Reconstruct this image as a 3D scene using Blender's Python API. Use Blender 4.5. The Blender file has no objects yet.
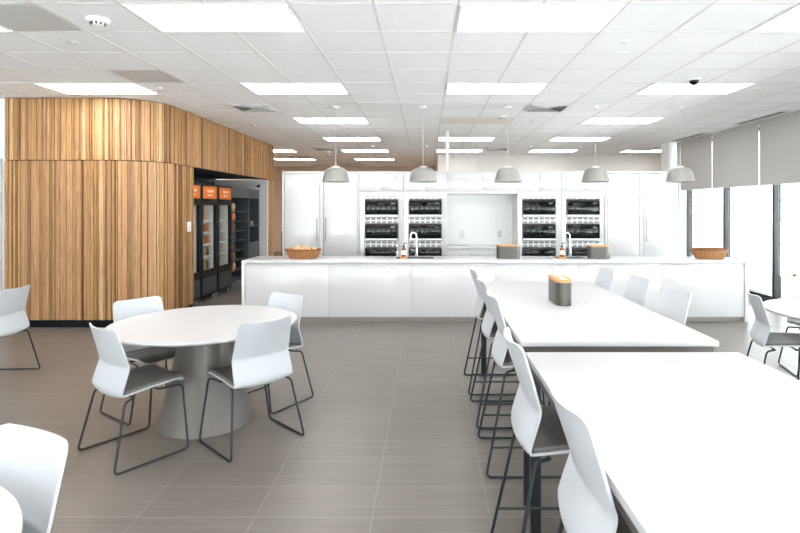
import bpy, bmesh, math, random
from mathutils import Vector, Matrix
random.seed(7)
sc = bpy.context.scene
COL = sc.collection
PI = math.pi
CAM_Z, CEIL = 1.61, 3.074

# ------------------------------------------------------------------ materials
def lin(c):
    return tuple(((v/255)/12.92 if v/255 <= .04045 else ((v/255+.055)/1.055)**2.4) for v in c)

def new_mat(name):
    m = bpy.data.materials.new(name); m.use_nodes = True
    nt = m.node_tree; nt.nodes.clear()
    out = nt.nodes.new('ShaderNodeOutputMaterial')
    return m, nt, out

def mat(name, rgb, rough=.5, metal=0., vary=.03, scale=18., stretch=(1, 1, 1), bump=0., bscale=200., coat=0., spec=.5):
    m, nt, out = new_mat(name)
    p = nt.nodes.new('ShaderNodeBsdfPrincipled')
    tc = nt.nodes.new('ShaderNodeTexCoord'); mp = nt.nodes.new('ShaderNodeMapping')
    mp.inputs['Scale'].default_value = stretch
    nz = nt.nodes.new('ShaderNodeTexNoise'); nz.inputs['Scale'].default_value = scale; nz.inputs['Detail'].default_value = 3
    rp = nt.nodes.new('ShaderNodeValToRGB')
    c = lin(rgb)
    rp.color_ramp.elements[0].position = .3; rp.color_ramp.elements[1].position = .7
    rp.color_ramp.elements[0].color = tuple(max(0, v*(1-vary)) for v in c)+(1,)
    rp.color_ramp.elements[1].color = tuple(min(1, v*(1+vary)) for v in c)+(1,)
    L = nt.links.new
    L(tc.outputs['Object'], mp.inputs['Vector']); L(mp.outputs['Vector'], nz.inputs['Vector'])
    L(nz.outputs['Fac'], rp.inputs['Fac']); L(rp.outputs['Color'], p.inputs['Base Color'])
    p.inputs['Roughness'].default_value = rough; p.inputs['Metallic'].default_value = metal
    p.inputs['Coat Weight'].default_value = coat; p.inputs['Specular IOR Level'].default_value = spec
    if bump:
        n2 = nt.nodes.new('ShaderNodeTexNoise'); n2.inputs['Scale'].default_value = bscale
        b = nt.nodes.new('ShaderNodeBump'); b.inputs['Strength'].default_value = bump; b.inputs['Distance'].default_value = .002
        L(mp.outputs['Vector'], n2.inputs['Vector']); L(n2.outputs['Fac'], b.inputs['Height']); L(b.outputs['Normal'], p.inputs['Normal'])
    L(p.outputs['BSDF'], out.inputs['Surface'])
    return m

def emit(name, rgb, strength):
    m, nt, out = new_mat(name)
    e = nt.nodes.new('ShaderNodeEmission'); e.inputs['Color'].default_value = tuple(rgb)+(1,); e.inputs['Strength'].default_value = strength
    nt.links.new(e.outputs['Emission'], out.inputs['Surface'])
    return m

def glass(name, fac=.08, tint=(.96, .98, .98)):
    m, nt, out = new_mat(name)
    t = nt.nodes.new('ShaderNodeBsdfTransparent'); t.inputs['Color'].default_value = tint+(1,)
    g = nt.nodes.new('ShaderNodeBsdfGlossy'); g.inputs['Roughness'].default_value = .02
    mx = nt.nodes.new('ShaderNodeMixShader'); mx.inputs['Fac'].default_value = fac
    nt.links.new(t.outputs[0], mx.inputs[1]); nt.links.new(g.outputs[0], mx.inputs[2]); nt.links.new(mx.outputs[0], out.inputs['Surface'])
    return m

def floor_mat():
    m, nt, out = new_mat('floor_tile'); L = nt.links.new
    p = nt.nodes.new('ShaderNodeBsdfPrincipled'); tc = nt.nodes.new('ShaderNodeTexCoord')
    mp = nt.nodes.new('ShaderNodeMapping'); mp.inputs['Location'].default_value = (.894+.61*20, -3.683+.305*40, 0)
    br = nt.nodes.new('ShaderNodeTexBrick'); br.offset = 0; br.squash = 1
    br.inputs['Scale'].default_value = 1; br.inputs['Brick Width'].default_value = .61; br.inputs['Row Height'].default_value = .305
    br.inputs['Mortar Size'].default_value = .0028; br.inputs['Mortar Smooth'].default_value = .1
    br.inputs['Color1'].default_value = (.9, .9, .9, 1); br.inputs['Color2'].default_value = (1.05, 1.05, 1.05, 1)
    m2 = nt.nodes.new('ShaderNodeMapping'); m2.inputs['Scale'].default_value = (1.6, 55, 1)
    nz = nt.nodes.new('ShaderNodeTexNoise'); nz.inputs['Scale'].default_value = 1; nz.inputs['Detail'].default_value = 5
    rp = nt.nodes.new('ShaderNodeValToRGB')
    rp.color_ramp.elements[0].position = .28; rp.color_ramp.elements[1].position = .72
    rp.color_ramp.elements[0].color = lin(FLOOR_A)+(1,); rp.color_ramp.elements[1].color = lin(FLOOR_B)+(1,)
    mul = nt.nodes.new('ShaderNodeMix'); mul.data_type = 'RGBA'; mul.blend_type = 'MULTIPLY'; mul.inputs['Factor'].default_value = .6
    mx = nt.nodes.new('ShaderNodeMix'); mx.data_type = 'RGBA'
    L(tc.outputs['Object'], mp.inputs['Vector']); L(mp.outputs['Vector'], br.inputs['Vector'])
    L(tc.outputs['Object'], m2.inputs['Vector']); L(m2.outputs['Vector'], nz.inputs['Vector']); L(nz.outputs['Fac'], rp.inputs['Fac'])
    L(rp.outputs['Color'], mul.inputs['A']); L(br.outputs['Color'], mul.inputs['B'])
    L(br.outputs['Fac'], mx.inputs['Factor']); L(mul.outputs['Result'], mx.inputs['A']); mx.inputs['B'].default_value = lin((134, 128, 122))+(1,)
    L(mx.outputs['Result'], p.inputs['Base Color'])
    p.inputs['Roughness'].default_value = .36; p.inputs['Specular IOR Level'].default_value = .55
    bp = nt.nodes.new('ShaderNodeBump'); bp.inputs['Strength'].default_value = .06; bp.inputs['Distance'].default_value = .002
    L(nz.outputs['Fac'], bp.inputs['Height']); L(bp.outputs['Normal'], p.inputs['Normal'])
    L(p.outputs['BSDF'], out.inputs['Surface'])
    return m

def wood_mat(name, cols, rough=.5):
    """vertical grained timber; 'tone' is a colour attribute that is one value per batten"""
    m, nt, out = new_mat(name); L = nt.links.new
    p = nt.nodes.new('ShaderNodeBsdfPrincipled'); tc = nt.nodes.new('ShaderNodeTexCoord')
    at = nt.nodes.new('ShaderNodeAttribute'); at.attribute_name = 'tone'
    rp = nt.nodes.new('ShaderNodeValToRGB'); cr = rp.color_ramp
    while len(cr.elements) < len(cols): cr.elements.new(.5)
    for i, c in enumerate(cols):
        cr.elements[i].position = i/(len(cols)-1); cr.elements[i].color = lin(c)+(1,)
    mp = nt.nodes.new('ShaderNodeMapping'); mp.inputs['Scale'].default_value = (60, 60, 2.2)
    sp = nt.nodes.new('ShaderNodeSeparateColor')
    cm = nt.nodes.new('ShaderNodeCombineXYZ'); sc_ = nt.nodes.new('ShaderNodeMath'); sc_.operation = 'MULTIPLY'; sc_.inputs[1].default_value = 40
    ad = nt.nodes.new('ShaderNodeVectorMath'); ad.operation = 'ADD'
    nz = nt.nodes.new('ShaderNodeTexNoise'); nz.inputs['Scale'].default_value = 1; nz.inputs['Detail'].default_value = 4; nz.inputs['Distortion'].default_value = 1.2
    r2 = nt.nodes.new('ShaderNodeValToRGB')
    r2.color_ramp.elements[0].position = .36; r2.color_ramp.elements[0].color = (.58, .51, .44, 1)
    r2.color_ramp.elements[1].position = .58; r2.color_ramp.elements[1].color = (1, 1, 1, 1)
    mul = nt.nodes.new('ShaderNodeMix'); mul.data_type = 'RGBA'; mul.blend_type = 'MULTIPLY'; mul.inputs['Factor'].default_value = .8
    L(at.outputs['Color'], sp.inputs['Color']); L(sp.outputs['Red'], rp.inputs['Fac'])
    L(sp.outputs['Green'], sc_.inputs[0]); L(sc_.outputs[0], cm.inputs['Z'])
    L(tc.outputs['Object'], mp.inputs['Vector']); L(mp.outputs['Vector'], ad.inputs[0]); L(cm.outputs['Vector'], ad.inputs[1])
    L(ad.outputs['Vector'], nz.inputs['Vector']); L(nz.outputs['Fac'], r2.inputs['Fac'])
    L(rp.outputs['Color'], mul.inputs['A']); L(r2.outputs['Color'], mul.inputs['B']); L(mul.outputs['Result'], p.inputs['Base Color'])
    p.inputs['Roughness'].default_value = rough
    L(p.outputs['BSDF'], out.inputs['Surface'])
    return m

def fabric_mat(name, rgb, trans=.35):
    m, nt, out = new_mat(name); L = nt.links.new
    tc = nt.nodes.new('ShaderNodeTexCoord'); mp = nt.nodes.new('ShaderNodeMapping'); mp.inputs['Scale'].default_value = (1, 90, 6)
    nz = nt.nodes.new('ShaderNodeTexNoise'); nz.inputs['Scale'].default_value = 1.0; nz.inputs['Detail'].default_value = 4
    rp = nt.nodes.new('ShaderNodeValToRGB'); c = lin(rgb)
    rp.color_ramp.elements[0].color = tuple(v*.93 for v in c)+(1,); rp.color_ramp.elements[1].color = tuple(min(1, v*1.06) for v in c)+(1,)
    d = nt.nodes.new('ShaderNodeBsdfDiffuse'); t = nt.nodes.new('ShaderNodeBsdfTranslucent'); mx = nt.nodes.new('ShaderNodeMixShader')
    mx.inputs['Fac'].default_value = trans
    L(tc.outputs['Object'], mp.inputs['Vector']); L(mp.outputs['Vector'], nz.inputs['Vector']); L(nz.outputs['Fac'], rp.inputs['Fac'])
    L(rp.outputs['Color'], d.inputs['Color']); L(rp.outputs['Color'], t.inputs['Color'])
    L(d.outputs[0], mx.inputs[1]); L(t.outputs[0], mx.inputs[2]); L(mx.outputs[0], out.inputs['Surface'])
    return m

FLOOR_A, FLOOR_B = (105, 98, 92), (119, 112, 106)
M = dict(
    floor=floor_mat(),
    tile=mat('ceiling_tile', (248, 248, 249), .9, bump=.25, bscale=400, vary=.01),
    tbar=mat('ceiling_grid_bar', (222, 221, 219), .6),
    white_wall=mat('white_paint', (238, 238, 238), .8, vary=.01),
    tan_wall=mat('tan_paint', (212, 190, 170), .8, vary=.03),
    grey_wall=mat('pale_grey_paint', (214, 211, 207), .8, vary=.03),
    dark_wall=mat('slate_paint_soffit_shade', (74, 86, 92), .6),
    black=mat('black_metal', (9, 15, 19), .5, spec=.2),
    apron=mat('grey_steel_apron', (104, 99, 94), .4, metal=.4),
    void=mat('dark_backing', (34, 28, 24), .9),
    wood=wood_mat('oak_battens', [(150, 110, 72), (180, 136, 90), (192, 147, 99), (204, 160, 110), (182, 144, 106), (216, 178, 130)]),
    lid=mat('bamboo', (196, 148, 96), .5, vary=.08, scale=30, stretch=(3, 20, 20)),
    gloss=mat('gloss_white_laminate', (206, 206, 207), .16, vary=.008, coat=.3),
    matt=mat('white_laminate', (206, 206, 206), .4, vary=.01),
    quartz=mat('white_quartz', (216, 216, 216), .18, vary=.012, scale=6),
    top=mat('white_tabletop', (194, 194, 195), .33, vary=.008),
    shell=mat('white_chair_shell', (192, 196, 201), .45, vary=.008),
    pad=mat('grey_seat_vinyl', (98, 95, 91), .5, vary=.06, bump=.2, bscale=500),
    wire=mat('charcoal_wire', (44, 50, 53), .38, metal=.3),
    pedestal=mat('grey_metal_pedestal', (112, 107, 102), .38, metal=.25, vary=.03, scale=3, stretch=(30, 30, 1)),
    steelgrey=mat('brushed_grey_metal', (98, 95, 91), .35, metal=.7, vary=.05, scale=10, stretch=(30, 30, 1)),
    toe=mat('grey_toe_kick', (150, 146, 141), .6),
    chrome=mat('chrome', (215, 217, 220), .12, metal=1.),
    steel=mat('stainless', (205, 206, 207), .3, metal=.75, vary=.03),
    trim=mat('light_steel_trim', (226, 226, 226), .35, metal=.2),
    vent=mat('grey_vent', (196, 195, 193), .5),
    oven_glass=mat('black_oven_glass', (14, 18, 20), .04, vary=.05, spec=.3),
    handle=mat('satin_handle', (150, 150, 150), .4, metal=.4),
    lamp=mat('grey_pendant_enamel', (140, 137, 133), .45),
    lamp_in=mat('white_enamel', (240, 240, 238), .5),
    mullion=mat('charcoal_mullion', (38, 42, 44), .4, metal=.3),
    pane=glass('window_glass', .05),
    case_glass=glass('cooler_glass', .06, (.9, .92, .92)),
    blind=fabric_mat('blind_fabric', (192, 189, 187), .22),
    hem=mat('blind_hem', (190, 187, 182), .6),
    perf=mat('perforated_grille', (205, 203, 200), .7, vary=.02, bump=.5, bscale=700),
    beige_perf=mat('unlit_diffuser', (238, 228, 218), .6),
    slot_grey=mat('grey_louvre', (150, 148, 146), .6),
    slot=mat('dark_slot', (70, 72, 72), .7),
    white=mat('white_plastic', (240, 240, 240), .4),
    grey_pl=mat('grey_plastic', (202, 202, 202), .5),
    amber=mat('amber_glass', (136, 76, 30), .12, coat=.5),
    label=mat('paper_label', (236, 232, 226), .7),
    wicker=mat('wicker', (170, 120, 74), .6, vary=.4, scale=60),
    wicker_d=mat('dark_wicker', (122, 78, 44), .6, vary=.3, scale=60),
    orange=mat('orange_sign', (216, 106, 12), .5, vary=.05),
    cream=mat('cream_print', (244, 220, 186), .6),
    cool_in=mat('cooler_liner', (214, 212, 208), .5),
    slate=mat('slate_cabinet', (66, 77, 83), .55, vary=.05),
    led=emit('cooler_led', (1, .97, .92), 14),
    panel=emit('lit_diffuser', (1., .985, .965), 6.0),
    panel_warm=emit('warm_lit_diffuser', (1., .86, .72), 11),
    tissue=mat('tissue', (248, 248, 248), .9),
    ground=mat('pale_concrete', (236, 236, 234), .9, vary=.02),
    facade=mat('pale_facade', (226, 228, 230), .9, vary=.02),
    bush=mat('dry_shrub', (120, 98, 76), .9, vary=.3, scale=60),
)
FRUIT = [mat('fruit_gold', (226, 176, 112), .45, vary=.12, scale=40), mat('fruit_peach', (232, 192, 140), .45, vary=.12, scale=40), mat('fruit_rust', (196, 112, 62), .45, vary=.15, scale=40)]
SNACK = {'orange': mat('snack_orange', (222, 118, 48), .4, vary=.2, scale=25), 'brown': mat('snack_brown', (130, 86, 58), .4, vary=.25, scale=25),
         'silver': mat('snack_silver', (214, 210, 206), .35, vary=.1, scale=25), 'dark': mat('snack_dark', (70, 60, 56), .4, vary=.3, scale=25),
         'tan': mat('snack_tan', (196, 158, 118), .45, vary=.2, scale=25)}

# ------------------------------------------------------------------ mesh helpers
class MB:
    def __init__(s): s.bm = bmesh.new()
    def box(s, x0, x1, y0, y1, z0, z1, bev=0.):
        r = bmesh.ops.create_cube(s.bm, size=1)
        for v in r['verts']:
            v.co = Vector(((x0+x1)/2+v.co.x*(x1-x0), (y0+y1)/2+v.co.y*(y1-y0), (z0+z1)/2+v.co.z*(z1-z0)))
        if bev > 0:
            es = list({e for v in r['verts'] for e in v.link_edges})
            bmesh.ops.bevel(s.bm, geom=es, offset=bev, segments=2, profile=.5, affect='EDGES')
        return s
    def tube(s, pts, r, n=8, closed=False):
        pts = [Vector(p) for p in pts]; k = len(pts); rings = []
        up = None
        for i, p in enumerate(pts):
            a = pts[i-1] if (i > 0 or closed) else p; b = pts[(i+1) % k] if (i < k-1 or closed) else p
            t = (b-a)
            t = t.normalized() if t.length > 1e-9 else Vector((0, 0, 1))
            if up is None:
                up = Vector((0, 0, 1)) if abs(t.z) < .9 else Vector((1, 0, 0))
            u = up-t*up.dot(t)
            if u.length < 1e-6: u = t.orthogonal()
            u.normalize(); w = t.cross(u); up = u
            rings.append([s.bm.verts.new(p+u*(r*math.cos(2*PI*j/n))+w*(r*math.sin(2*PI*j/n))) for j in range(n)])
        m = k if closed else k-1
        for i in range(m):
            A, B = rings[i], rings[(i+1) % k]
            for j in range(n): s.bm.faces.new((A[j], A[(j+1) % n], B[(j+1) % n], B[j]))
        if not closed:
            s.bm.faces.new(list(reversed(rings[0]))); s.bm.faces.new(rings[-1])
        return s
    def lathe(s, prof, n=32, c=(0, 0, 0), sx=1., sy=1.):
        rings = []
        for r, z in prof:
            if r < 1e-6: rings.append([s.bm.verts.new((c[0], c[1], c[2]+z))])
            else: rings.append([s.bm.verts.new((c[0]+r*sx*math.cos(2*PI*j/n), c[1]+r*sy*math.sin(2*PI*j/n), c[2]+z)) for j in range(n)])
        for A, B in zip(rings, rings[1:]):
            for j in range(n):
                a = [A[j % len(A)], A[(j+1) % n % len(A)], B[(j+1) % n % len(B)], B[j % len(B)]]
                f = []
                for v in a:
                    if v not in f: f.append(v)
                if len(f) > 2:
                    try: s.bm.faces.new(f)
                    except ValueError: pass
        return s
    def prism(s, poly, z0, z1):
        """closed outline in x, y extruded in z"""
        a = [s.bm.verts.new((x, y, z0)) for x, y in poly]; b = [s.bm.verts.new((x, y, z1)) for x, y in poly]
        k = len(poly)
        s.bm.faces.new(list(reversed(a))); s.bm.faces.new(b)
        for i in range(k): s.bm.faces.new((a[i], a[(i+1) % k], b[(i+1) % k], b[i]))
        return s
    def sheet(s, grid, t, off=0.):
        """grid of points -> closed plate of thickness t along its normals, shifted by off"""
        R, C = len(grid), len(grid[0]); N = []
        for i in range(R):
            row = []
            for j in range(C):
                du = grid[i][min(j+1, C-1)]-grid[i][max(j-1, 0)]; dv = grid[min(i+1, R-1)][j]-grid[max(i-1, 0)][j]
                row.append(du.cross(dv).normalized())
            N.append(row)
        A = [[s.bm.verts.new(grid[i][j]+N[i][j]*(off+t/2)) for j in range(C)] for i in range(R)]
        B = [[s.bm.verts.new(grid[i][j]+N[i][j]*(off-t/2)) for j in range(C)] for i in range(R)]
        for i in range(R-1):
            for j in range(C-1):
                s.bm.faces.new((A[i][j], A[i][j+1], A[i+1][j+1], A[i+1][j])); s.bm.faces.new((B[i][j], B[i+1][j], B[i+1][j+1], B[i][j+1]))
        per = [(0, j) for j in range(C)]+[(i, C-1) for i in range(1, R)]+[(R-1, j) for j in range(C-2, -1, -1)]+[(i, 0) for i in range(R-2, 0, -1)]
        for k in range(len(per)):
            (i, j), (p, q) = per[k], per[(k+1) % len(per)]
            s.bm.faces.new((A[p][q], A[i][j], B[i][j], B[p][q]))
        return s
    def build(s, name, m, parent=None, loc=None, smooth=True, angle=35):
        bmesh.ops.recalc_face_normals(s.bm, faces=s.bm.faces)
        me = bpy.data.meshes.new(name); s.bm.to_mesh(me); s.bm.free()
        me.materials.append(m)
        if smooth:
            me.shade_smooth(); me.set_sharp_from_angle(angle=math.radians(angle))
        o = bpy.data.objects.new(name, me); COL.objects.link(o)
        if parent: o.parent = parent
        if loc: o.location = loc
        return o

def fillet(pts, r, n=5, closed=False):
    pts = [Vector(p) for p in pts]; out = []; k = len(pts)
    for i, p in enumerate(pts):
        if not closed and i in (0, k-1): out.append(p); continue
        a = pts[i-1]-p; b = pts[(i+1) % k]-p
        d = min(r, a.length*.45, b.length*.45); A = p+a.normalized()*d; B = p+b.normalized()*d
        for q in range(n+1):
            t = q/n; out.append(A*(1-t)**2+p*2*t*(1-t)+B*t*t)
    return out

def empty(name, loc=(0, 0, 0), rz=0.):
    o = bpy.data.objects.new(name, None); COL.objects.link(o); o.empty_display_size = .1
    o.location = loc; o.rotation_euler = (0, 0, rz); return o
def tag(o, label, cat, group=None, kind=None):
    o['label'] = label; o['category'] = cat
    if group: o['group'] = group
    if kind: o['kind'] = kind
    return o
def thing(name, loc, label, cat, group=None, rz=0.): return tag(empty(name, loc, rz), label, cat, group)
def struct(o): o['kind'] = 'structure'; return o
def kids(o): return [c for c in bpy.data.objects if c.parent == o]
def copy_tree(o, parent=None):
    ch = kids(o); c = o.copy(); COL.objects.link(c)
    if parent: c.parent = parent
    for k in ch: copy_tree(k, c)
    return c
def place(o, loc, rz=0., label=None):
    o.location = loc; o.rotation_euler = (0, 0, rz)
    if label: o['label'] = label
    return o
def B(name, m, parent, *a, bev=0.): return MB().box(*a, bev=bev).build(name, m, parent)

# ------------------------------------------------------------------ room shell
XR, YB, YF = 5.70, 14.9, -4.6
struct(MB().box(-9, 8.2, YF-.1, 19.5, -.06, 0).build('floor', M['floor'], smooth=False))
ce = struct(MB().box(-9, 8.2, YF-.1, 19.5, CEIL, CEIL+.1).build('ceiling', M['tile'], smooth=False))
g = MB()
x = .226-.61*15
while x < 8.2:
    g.box(x-.0105, x+.0105, YF, 19.4, CEIL-.003, CEIL+.01); x += .61
y = 3.84-.61*13
while y < 19.4:
    g.box(-9, 8.1, y-.0095, y+.0095, CEIL-.0025, CEIL+.01); y += .61
g.build('ceiling_grid', M['tbar'], ce, smooth=False)

b = MB(); b.box(-9, 8.2, YF-.1, YF, 0, .25); b.box(-9, 8.2, YF-.1, YF, 2.9, CEIL)
for k in range(8): b.box(-8.2+k*1.98-.12, -8.2+k*1.98+.12, YF-.1, YF, .25, 2.9)
struct(b.build('wall_rear', M['tan_wall'], smooth=False))
struct(MB().box(-8.2, -8.1, YF, 7.2, 0, CEIL).build('wall_west', M['white_wall'], smooth=False))
struct(MB().box(-8.2, -5.66, 7.2, 7.3, 0, CEIL).build('wall_left', M['white_wall'], smooth=False))
struct(MB().box(-6.6, -6.5, 12.9, 19.4, 0, CEIL).build('wall_far_left', M['tan_wall'], smooth=False))
struct(MB().box(-6.6, .3, 19.3, 19.4, 0, CEIL).build('wall_far', M['tan_wall'], smooth=False))
struct(MB().box(.3, 8.1, YB, YB+.1, 0, CEIL).build('wall_back', M['grey_wall'], smooth=False))
struct(MB().box(.3, .4, YB+.1, 19.3, 0, CEIL).build('wall_recess', M['grey_wall'], smooth=False))
struct(MB().box(8.0, 8.1, 12.4, YB, 0, CEIL).build('wall_east', M['tan_wall'], smooth=False))
struct(MB().box(XR, 8.1, 12.3, 12.4, 0, CEIL).build('wall_return', M['white_wall'], smooth=False))
struct(MB().box(5.44, XR, 12.0, 12.4, 0, CEIL).build('wall_pillar', M['white_wall'], smooth=False))
# window wall: curb and head, then bays
struct(MB().box(XR, XR+.2, YF, 12.0, 0, .07).build('trim_1', M['mullion'], smooth=False))
struct(MB().box(XR, XR+.2, YF, 12.0, 2.98, CEIL).build('wall_right', M['white_wall'], smooth=False))
MY = [11.74-1.465*i for i in range(12)]
n = 0
for i in range(len(MY)-1):
    n += 1
    w = struct(empty('window_%d' % n, (XR, MY[i+1], 0)))
    d = MY[i]-MY[i+1]
    B('mullion', M['mullion'], w, .02, .13, d-.03, d+.03, .07, 2.98)
    B('sill', M['mullion'], w, .02, .16, .035, d-.035, .07, .125)
    B('head', M['mullion'], w, .02, .16, .035, d-.035, 2.92, 2.98)
    B('pane', M['pane'], w, .085, .095, .035, d-.035, .125, 2.92)
w = struct(empty('window_%d' % (n+1), (XR, MY[0], 0)))
B('sill', M['mullion'], w, .02, .16, .035, .26, .07, .125); B('pane', M['pane'], w, .085, .095, .035, .26, .125, 2.92)
B('head', M['mullion'], w, .02, .16, .035, .26, 2.92, 2.98)
for k in range(7):
    x0, x1 = -8.2+k*1.98+.12, -8.2+(k+1)*1.98-.12
    w = struct(empty('window_%d' % (n+2+k), (x0, YF-.05, 0))); fr = MB()
    fr.box(0, .05, -.04, .04, .25, 2.9); fr.box(x1-x0-.05, x1-x0, -.04, .04, .25, 2.9); fr.box(.05, x1-x0-.05, -.04, .04, .25, .3); fr.box(.05, x1-x0-.05, -.04, .04, 2.85, 2.9)
    fr.build('frame', M['mullion'], w); B('pane', M['pane'], w, .05, x1-x0-.05, -.005, .005, .3, 2.85)
# door and frame by the left edge of the photo
d1 = struct(empty('door_1', (-6.72, 7.2, 0)))
f = MB(); f.box(0, .06, -.03, -.001, 0, 2.26); f.box(.93, .99, -.03, -.001, 0, 2.26); f.box(.06, .93, -.03, -.001, 2.2, 2.26)
f.build('frame', M['trim'], d1); B('leaf', M['gloss'], d1, .06, .93, -.02, -.001, .0, 2.2)
B('handle', M['chrome'], d1, .12, .24, -.06, -.021, 1.0, 1.02)

# roller blinds
BY = [11.95-1.48*i for i in range(12)]
desc = ['grey roller blind half lowered, next to the white pillar', 'grey roller blind half lowered, second from the white pillar',
        'grey roller blind half lowered, third from the white pillar', 'grey roller blind half lowered, cut by right edge of photo']
for i in range(11):
    hi, lo = BY[i]-.012, BY[i+1]+.012
    if i == 0: hi = 11.95
    b = thing('roller_blind', (5.6, lo, 1.97), desc[i] if i < 4 else 'grey roller blind half lowered, beyond the right edge of photo', 'blind', 'roller blinds on the window wall')
    B('fabric', M['blind'], b, -.0015, .0015, 0, hi-lo, .02, 1.06)
    B('hem_bar', M['hem'], b, -.006, .006, 0, hi-lo, 0, .022, bev=.002)
    MB().tube([(.03, 0, 1.065), (.03, hi-lo, 1.065)], .03, 12).build('roller', M['hem'], b)

# ------------------------------------------------------------------ oak clad block
FY, SX, RAD = 7.15, -3.68, .62
ax, ay = SX-RAD, FY+RAD
L1 = ax-(-5.645); L2 = RAD*PI/2
def path(s):
    if s < L1: return Vector((-5.645+s, FY, 0)), Vector((0, -1, 0))
    if s < L1+L2:
        a = -PI/2+(s-L1)/RAD; n = Vector((math.cos(a), math.sin(a), 0)); return Vector((ax, ay, 0))+n*RAD, n
    return Vector((SX, ay+s-L1-L2, 0)), Vector((1, 0, 0))
def s_at_y(y): return L1+L2+y-ay
S_END = s_at_y(12.72)
wl = struct(empty('wall_oak', (0, 0, 0)))
def battens(name, spans, z0, z1, rnd):
    mb = MB(); bm = mb.bm; lay = bm.verts.layers.float_color.new('tone')
    for s0, s1 in spans:
        s = s0
        while s < s1-.006:
            w = rnd.choice([.011, .013, .015, .018, .022, .026, .03, .036, .044]); d = rnd.choice([.010, .018, .026, .032])
            gap = rnd.choice([.001, .002, .002, .003, .004, .006, .012]); w = min(w, s1-s)
            tone = (min(1, max(0, rnd.gauss(.5, .36))), rnd.random(), 0, 1)
            p, nn = path(s+w/2); t = Vector((-nn.y, nn.x, 0)); vs = []
            for z in (z0, z1):
                for a, o in ((-w/2, -.002), (w/2, -.002), (w/2, d), (-w/2, d)):
                    v = bm.verts.new(p+t*a+nn*o+Vector((0, 0, z))); v[lay] = tone; vs.append(v)
            for q in ((0, 1, 2, 3), (7, 6, 5, 4), (0, 4, 5, 1), (1, 5, 6, 2), (2, 6, 7, 3), (3, 7, 4, 0)): bm.faces.new([vs[k] for k in q])
            s += w+gap
    return mb.build(name, M['wood'], wl, smooth=False)
OP0, OP1, JOINT = 8.34, 12.36, 2.236
rnd = random.Random(3)
battens('upper_cladding', [(0, S_END)], JOINT+.006, CEIL-.012, rnd)
battens('lower_cladding', [(0, s_at_y(OP0)), (s_at_y(OP1), S_END)], .1, JOINT-.006, rnd)
def band(name, spans, z0, z1, m, t=.05, o=-.003):
    mb = MB()
    for s0, s1 in spans:
        k = max(2, int((s1-s0)/.06)); P = [path(s0+(s1-s0)*i/k) for i in range(k+1)]
        poly = [(p+n*o).xy for p, n in P]+[(p+n*(o-t)).xy for p, n in reversed(P)]
        poly = [tuple(v) for v in poly]
        for i in range(k):
            mb.prism([poly[i], poly[i+1], poly[2*k-i], poly[2*k+1-i]], z0, z1)
    return mb.build(name, m, wl, smooth=False)
band('backing', [(0, S_END)], JOINT, CEIL, M['void']); band('lower_backing', [(0, s_at_y(OP0)), (s_at_y(OP1), S_END)], 0, JOINT, M['void'])
struct(band('baseboard_left', [(0, s_at_y(OP0)), (s_at_y(OP1), S_END)], 0, .094, M['black'], t=.012, o=.012))
# alcove behind the opening
struct(MB().box(-5.0, -4.9, 8.2, 12.4, 0, 2.3).build('wall_alcove', M['dark_wall'], smooth=False))
struct(MB().box(-4.9, -3.74, 8.16, 8.22, 0, 2.3).build('wall_alcove_near', M['dark_wall'], smooth=False))
struct(MB().box(-4.9, -3.678, 12.3, 12.356, 0, 2.235).build('wall_alcove_end', M['white_wall'], smooth=False))
struct(MB().box(-4.9, -3.70, 8.22, 12.3, 2.25, 2.3).build('ceiling_alcove', M['dark_wall'], smooth=False))  # light grey soffit; the alcove's shade is put into its dark slate colour
struct(MB().box(-6.6, -3.70, 12.73, 12.85, 0, CEIL).build('wall_block_end', M['tan_wall'], smooth=False))
sw = thing('light_switch', (SX+.04, 8.16, 1.31), 'small white switch plate on oak cladding beside the cooler opening', 'switch')
B('plate', M['white'], sw, -.004, .006, -.06, .06, -.075, .075, bev=.002); B('rocker', M['trim'], sw, .006, .012, -.02, .02, -.035, .035, bev=.002)

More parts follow.
